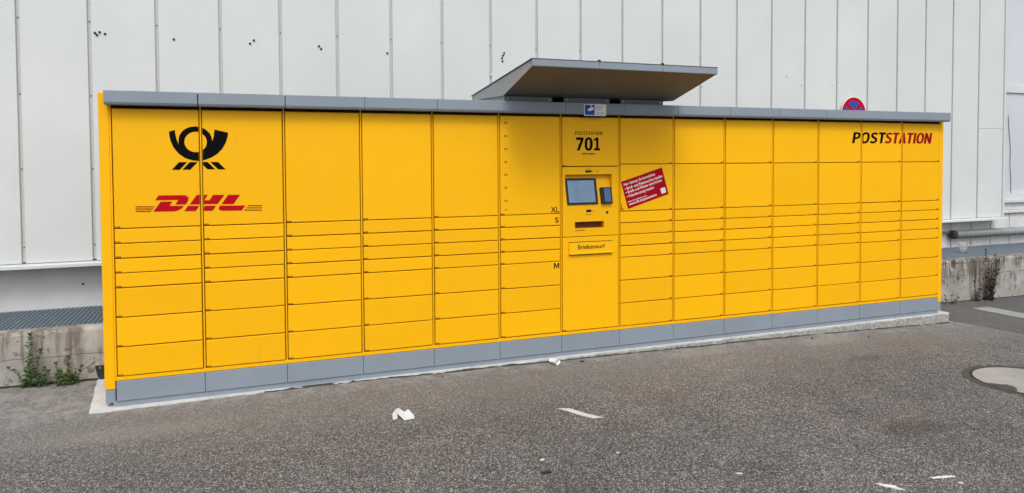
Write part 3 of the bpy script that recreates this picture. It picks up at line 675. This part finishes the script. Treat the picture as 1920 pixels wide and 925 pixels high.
# ------------------------------------------------------------------ small ground things
def ground_pt(x, y, dz=0): return (x, y, zg(x)+dz)
MH = thing('manhole_cover', 'round concrete filled manhole cover in the asphalt at the right edge', 'manhole cover', (6.20, -1.65, zg(6.20)))
def disc_up(name, cx_, cy_, r0, r1, z, mat, parent, th=.03, seg=64, wob=0):
    V = []; F = []
    ring_ = lambda r, zz: [(cx_+(r+wob*mnoise.noise((k*.9, r*5, 1)))*math.cos(k*2*math.pi/seg), cy_+(r+wob*mnoise.noise((k*.9, r*5, 1)))*math.sin(k*2*math.pi/seg), zg(cx_+r*math.cos(k*2*math.pi/seg))+zz) for k in range(seg)]
    V = ring_(r1, z-th)+ring_(r1, z)
    F = [(k, (k+1) % seg, seg+(k+1) % seg, seg+k) for k in range(seg)]
    if r0 > 0:
        V += ring_(r0, z)+ring_(r0, z-th); F += [(seg+k, seg+(k+1) % seg, 2*seg+(k+1) % seg, 2*seg+k) for k in range(seg)]+[(2*seg+k, 2*seg+(k+1) % seg, 3*seg+(k+1) % seg, 3*seg+k) for k in range(seg)]
    else: F.append(tuple(seg+k for k in range(seg)))
    return mk(name, V, F, mat, parent)
MCX, MCY = 6.215, -1.665
disc_up('cast_rim', MCX, MCY, .372, .384, .005, M_RUB, MH)
disc_up('cover', MCX, MCY, 0, .366, .0055, M_PAVE, MH)
disc_up('joint', MCX, MCY, .3665, .3715, .003, M_DARK, MH)
disc_up('asphalt_collar', MCX, MCY, .385, .43, .0035, plain('dark_bitumen', (.075, .07, .066), .9), MH, wob=.03)
sm_ = [(q, .3645) for q in (166, 172, 178, 184, 190, 196, 201)]+[(199, .33), (196, .285), (192, .27), (188, .25), (184, .262), (180, .25), (176, .29), (171, .325)]
sm_ = [(MCX+r*math.cos(math.radians(q)), MCY+r*math.sin(math.radians(q))) for q, r in sm_]
mk('asphalt_smear', [(x, y, zg(x)+.0085) for x, y in sm_], [tuple(range(len(sm_)-1, -1, -1))], plain('asphalt_smear', (.075, .07, .066), .9), MH)

ST = thing('concrete_drain_strip', 'pale concrete strip set in the asphalt near the right retaining wall', 'drain strip', (8.75, .1, zg(8.75)))
def strip(name, pts, mat, dz):
    n = len(pts); V = [(x, y, zg(x)+dz) for x, y in pts]+[(x, y, zg(x)-.05) for x, y in pts]
    return mk(name, V, [tuple(range(n))]+[(i, n+i, n+(i+1) % n, (i+1) % n) for i in range(n)], mat, ST)
for a, b in ((0, .115), (.125, .25)):
    e0, e1 = Vector((8.42+a, .40)), Vector((8.50+a, -2.6))
    for k in range(5):
        p, q = e0+(e1-e0)*(k/5+.001), e0+(e1-e0)*((k+1)/5-.001); 
        strip('kerb_stone', [(q.x, q.y), (q.x+b-a, q.y+.0), (p.x+b-a, p.y), (p.x, p.y)], M_PAVE, .009)

def ribbon(name, label, cat, path, width, ang, base, mat, grp=None, skew=None):
    d = Vector((math.cos(ang), math.sin(ang), 0)); n = Vector((-d.y, d.x, 0)); V = []; F = []
    for i, (s_, z) in enumerate(path):
        k = skew[i] if skew else (0, 0)
        for sgn in (0, 1):
            p = Vector(base)+d*(s_+(k[sgn] if skew else 0))+n*(sgn-.5)*width; V.append((p.x, p.y, zg(p.x)+z))
    for i in range(len(path)-1): F.append((2*i, 2*i+2, 2*i+3, 2*i+1))
    o = mk(name, V, F, mat); md = o.modifiers.new('thickness', 'SOLIDIFY'); md.thickness = .0006; md.offset = 1
    return tag(o, label, cat, grp)
M_PAP = M_PAPER
def curl():
    f = lambda px, py, y: (1.622+(px-490)*.000262, -.835-(px-490)*.00006+y, zg(1.65)+.002+(636-py)*.00025)
    V = [f(490, 628, 0), f(602, 600, .012), f(604, 490, .030), f(590, 388, .034), f(520, 440, .020), f(478, 492, .010),
         f(640, 372, .036), f(700, 405, .030), f(755, 458, .022), f(745, 636, -.004), f(672, 560, .012),
         f(812, 440, .030), f(868, 412, .036), f(905, 460, .030), f(935, 498, .026), f(962, 515, .024), f(990, 612, .004), f(865, 622, -.002)]
    return mk('paper_scrap', V, [(0, 1, 2, 4, 5), (2, 3, 4), (2, 6, 3), (2, 10, 7, 6), (10, 9, 8, 7), (9, 17, 11, 8), (17, 13, 12, 11), (17, 16, 15, 14, 13)], M_PAP)
pc_ = curl(); md = pc_.modifiers.new('thickness', 'SOLIDIFY'); md.thickness = .0006
tag(pc_, 'curled white receipt paper lying on the asphalt left of centre', 'paper')
pth = [(i*.0265, .003+.0015*math.sin(i*.8)+(.006 if i == 11 else 0)) for i in range(12)]
ribbon('paper_strip', 'flat straight white paper strip lying on the asphalt right of centre', 'paper', pth, .052, math.atan2(-.265, .145), (2.70, -.995, 0), M_PAP, skew=[(-.03, .03)]+[(0, 0)]*10+[(-.025, .02)])
# crushed cup beside the pad
V = []; F = []; sg = 16
for i, (r, h) in enumerate([(.024, 0), (.027, .02), (.030, .04), (.033, .058), (.036, .060), (.034, .056), (.029, .03), (.024, .004)]):
    for k in range(sg):
        a = 2*math.pi*k/sg; p = Vector((h-.03, r*math.cos(a), r*math.sin(a)*.72)); p += Vector((1, 1, .8))*.006*mnoise.noise((p.x*50, p.y*50, p.z*50+(3 if i < 5 else 3)))
        p.rotate(Matrix.Rotation(-.95, 3, 'Z')); V.append((3.062+p.x*1.15, -.078+p.y*1.15, zg(3.06)+.040+p.z))
for i in range(7): F += [(i*sg+k, i*sg+(k+1) % sg, (i+1)*sg+(k+1) % sg, (i+1)*sg+k) for k in range(sg)]
F += [tuple(range(sg)), tuple(7*sg+k for k in range(sg))]
tag(mk('crushed_cup', V, F, M_PLAST, None, True), 'crushed white plastic cup lying against the concrete pad below the terminal', 'cup')
# clear cup standing on the grating
V = []; F = []; sg = 24
for r, h in [(0.0005, .003), (.033, .003), (.035, 0), (.042, .06), (.049, .128), (.052, .130), (.052, .134), (.0485, .132), (.041, .06), (.033, .006), (.0005, .006)]:
    V += [(9.35+r*math.cos(2*math.pi*k/sg), 1.2+r*math.sin(2*math.pi*k/sg), .3745+h) for k in range(sg)]
for i in range(10): F += [(i*sg+k, i*sg+(k+1) % sg, (i+1)*sg+(k+1) % sg, (i+1)*sg+k) for k in range(sg)]
tag(mk('plastic_cup', V, F, M_CLEAR, None, True), 'clear plastic cup standing on the grating right of the lockers', 'cup')
# dark rubber flap at the foot of the concrete wall
RF = thing('bitumen_flap', 'black sheet at the foot of the concrete wall beside the lockers', 'sheet', (-.12, .735, 0))
MB().add([(-.238, .728, .103), (.3, .728, .09), (.3, .722, -.02), (-.205, .715, .004), (-.222, .722, .03), (-.238, .738, .103), (.3, .738, .09), (.3, .738, -.02), (-.205, .738, .004), (-.222, .738, .03)], [(0, 1, 2, 3, 4), (9, 8, 7, 6, 5), (0, 5, 6, 1), (2, 7, 8, 3), (3, 8, 9, 4), (4, 9, 5, 0), (1, 6, 7, 2)]).obj('sheet', M_RUB, RF)
MB().disc(-.205, .7275, .087, .007, .003, 8).obj('nail', M_STEEL, RF)
# white paint marks and litter specks
def blotch(name, label, cat, x, y, rx, ry, mat, n=16, rot=0., seed=0, dz=.004, grp=None):
    pts = []
    for k in range(n):
        a = 2*math.pi*k/n; f = .30+1.1*abs(mnoise.noise((math.cos(a)*3.7+seed, math.sin(a)*3.7, seed*1.7)))+.25*(k % 2)*abs(mnoise.noise((k*1.3, seed, 5)))
        px, py = rx*f*math.cos(a), ry*f*math.sin(a); px, py = px*math.cos(rot)-py*math.sin(rot), px*math.sin(rot)+py*math.cos(rot)
        pts.append((x+px, y+py))
    return tag(slab(name, pts, lambda q: zg(q)+fil(x, y)+dz, lambda q: zg(q)-.01, mat), label, cat, grp)
M_MARK = plain('white_paint_mark', (.72, .72, .70), .7)
for i, (x, y, rx, ry, rt_, lab) in enumerate([(3.748, -2.585, .085, .030, -1.03, 'largest ragged white paint mark near the bottom right corner of the asphalt'), (4.10, -2.60, .085, .016, -.12, 'long thin white paint mark right of the largest one at lower right'), (4.12, -2.68, .02, .007, -.8, 'short white paint mark below the long thin one at lower right'),
        (3.14, -2.2, .02, .012, -.4, 'small white fleck on the asphalt in the lower right middle'), (2.255, -1.69, .022, .012, .3, 'small white fleck on the asphalt above the dark leaf'), (2.685, -1.745, .013, .008, .3, 'tiny white fleck on asphalt right of the dark leaf')]):
    blotch('paint_mark', lab, 'paint mark', x, y, rx, ry, M_MARK, 40, rt_, i*3.1+1, .0035, 'white marks on the asphalt')
blotch('fallen_leaf', 'dark withered leaf lying on the asphalt in the lower centre', 'leaf', 2.21, -1.845, .038, .028, M_RUB, 12, .5, 8, .008)
blotch('red_scrap', 'tiny red scrap of litter beside the concrete pad', 'scrap', 2.14, -.10, .012, .008, M_RED, 8, .5, 4, .006)
for i, (x, y, lab) in enumerate([(3.30, -.10, 'dark flat scrap beside the pad under the terminal'), (6.2, -.22, 'dark pebble in front of the pad near its right end'), (5.62, -.12, 'small dark scrap beside the pad right of the terminal')]):
    blotch('dark_scrap', lab, 'scrap', x, y, .028 if i == 0 else .014, .010, M_RUB, 10, -.3, i*5+2, .010, 'dark scraps beside the pad')

# ------------------------------------------------------------------ weeds
V = []; F = []; nx = 420
for i in range(nx+1):
    x = -5+17.5*i/nx; wdt = .022+.030*max(0, mnoise.noise((x*3.1, 7, 1))+.15)+.012*mnoise.noise((x*17, 2, 2)); hh = .010+.014*max(0, mnoise.noise((x*9, 3, 5)))
    V += [(x, .752-max(.012, wdt)-.006*mnoise.noise((x*40, 1, 1)), zg(x)-.002), (x, .745-wdt*.4, zg(x)+hh*.8), (x, .756, zg(x)+hh)]
for i in range(nx): F += [(3*i+j, 3*i+3+j, 3*i+4+j, 3*i+1+j) for j in (0, 1)]
V2 = []; F2 = []
for i in range(331):
    x = .9+6.6*i/330; wdt = .004+.035*max(0, mnoise.noise((x*2.3, 4, 6))+.1)+.010*max(0, mnoise.noise((x*19, 5, 2)))
    V2 += [(x, y, z+fil(x, y)+.0008) for x, y, z in ((x, -.022-wdt, zg(x)+.0006), (x, -.016-wdt*.45, zg(x)+.004+.25*wdt), (x, -.002, zg(x)+.006+.2*wdt))]
for i in range(330): F2 += [(3*i+j, 3*i+3+j, 3*i+4+j, 3*i+1+j) for j in (0, 1)]
gr_ = mk('grit', V2, F2, plain('wet_grit', (.055, .05, .045), .95)); gr_['kind'] = 'stuff'; tag(gr_, 'dark grit gathered along the front edge of the concrete pad', 'grit')
so_ = mk('soil', V, F, plain('dark_soil', (.035, .029, .023), .95)); so_['kind'] = 'stuff'; tag(so_, 'dark strip of dirt along the foot of the concrete wall', 'dirt')
def leaf(mb, p, d, ln, wd, droop):
    d = d.normalized(); sdv = d.cross(Vector((0, 0, 1))); sdv = (sdv if sdv.length > .05 else Vector((1, 0, 0))).normalized(); sdv.rotate(Matrix.Rotation(random.uniform(-1.1, 1.1), 3, d)); nrm = sdv.cross(d)
    a = p; m1 = p+d*ln*.35; m2 = p+d*ln*.7-Vector((0, 0, 1))*droop*ln*.3; tip = p+d*ln-Vector((0, 0, 1))*droop*ln
    V = [a, m1+sdv*wd+nrm*wd*.4, m1, m1-sdv*wd+nrm*wd*.4, m2+sdv*wd*.8+nrm*wd*.3, m2, m2-sdv*wd*.8+nrm*wd*.3, tip]
    mb.add(V, [(0, 2, 1), (0, 3, 2), (1, 2, 5, 4), (2, 3, 6, 5), (4, 5, 7), (5, 6, 7)])
def weed(name, label, base, stems, lm, sm, ll=.030, lw=.0065, dens=.011, grp=None, bare=0., seed=1):
    rnd = random.Random(seed); root = thing(name, label, 'weed', base, grp); sb, lb = MB(), MB()
    for (dx, dy, h, lean) in stems:
        p0 = Vector(base)+Vector((dx, dy, -.01)); n = 8; pts = []
        for i in range(n+1):
            t_ = i/n; pts.append(p0+Vector((lean*t_*t_+.006*math.sin(5*t_+dx*60), -.02*t_+.004*math.cos(6*t_+dy*50), (h+.01)*t_)))
        sb.tube(pts, [.0032*(1-.75*i/n) for i in range(n+1)], 5)
        cnt = int(h/dens); ph = rnd.random()*6
        for k in range(cnt):
            t_ = bare+(1-bare)*(k+.5)/cnt; i = min(n-1, int(t_*n)); p = pts[i].lerp(pts[i+1], t_*n-i)
            ph += 2.4+rnd.uniform(-.4, .4); sz = (1-.45*t_)*rnd.uniform(.7, 1.2)
            leaf(lb, p, Vector((math.cos(ph), math.sin(ph), rnd.uniform(.4, 1.1))), ll*sz, lw*sz, rnd.uniform(0, .45))
        for k in range(5):
            ph = k*1.26; leaf(lb, pts[-1], Vector((math.cos(ph), math.sin(ph), 1.3)), ll*.5, lw*.6, 0)
    sb.obj('stem', sm, root); lb.obj('foliage', lm, root); return root
weed('weed_plant', 'taller green weed growing at the foot of the concrete wall on the left', (-.63, .70, zg(-.63)), [(-.015, 0, .37, .03), (.035, .0, .255, .03), (.0, -.02, .17, .01), (.075, -.02, .13, .02), (-.03, -.01, .15, -.09), (.09, -.01, .10, .03), (.045, -.02, .09, .01)], M_LEAF, M_STEM, .052, .0120, .0062, 'green weeds by the wall', 0.02, 3)
weed('weed_plant', 'shorter green weed between the taller weed and the yellow lockers', (-.40, .70, zg(-.40)), [(0, 0, .19, .012), (-.045, -.01, .155, -.03), (.03, -.02, .12, .06), (-.02, -.035, .11, -.015), (.01, -.04, .10, .01), (.045, -.01, .08, .03), (-.05, -.03, .08, -.02)], M_LEAF, M_STEM, .052, .0120, .0062, 'green weeds by the wall', 0.02, 5)
weed('weed_plant', 'tall withered brown weed reaching over the concrete wall on the right', (9.10, .70, zg(9.1)), [(0, 0, .60, -.06), (.02, 0, .46, .13), (.01, -.02, .54, .06), (-.03, -.02, .33, -.02), (.03, -.02, .30, .04), (-.005, -.03, .26, .0), (.04, 0, .22, .05), (0, -.04, .2, .03), (.02, -.04, .36, .07)], M_DRY, M_DRYS, .052, .0145, .009, 'withered weeds', .0, 8)
weed('weed_plant', 'short withered brown weed left of the tall withered one', (8.88, .70, zg(8.88)), [(0, 0, .24, -.03), (.03, -.01, .20, .02), (.07, -.01, .26, .03), (.01, -.03, .15, 0)], M_DRY, M_DRYS, .044, .0125, .010, 'withered weeds', .0, 9)
weed('weed_plant', 'small dark green tuft at the wall foot beside the right end of the lockers', (8.45, .70, zg(8.45)), [(-.04, 0, .10, -.05), (0, -.01, .09, .02), (.04, -.02, .07, .05), (.08, -.01, .06, .05), (-.08, -.02, .06, -.03), (.02, -.04, .05, .01)], M_LEAF, M_STEM, .045, .008, .009, None, .0, 11)

bpy.context.view_layer.update()
for o in bpy.data.objects:
    if '_w' in o: del o['_w']
S.render.engine = 'CYCLES'
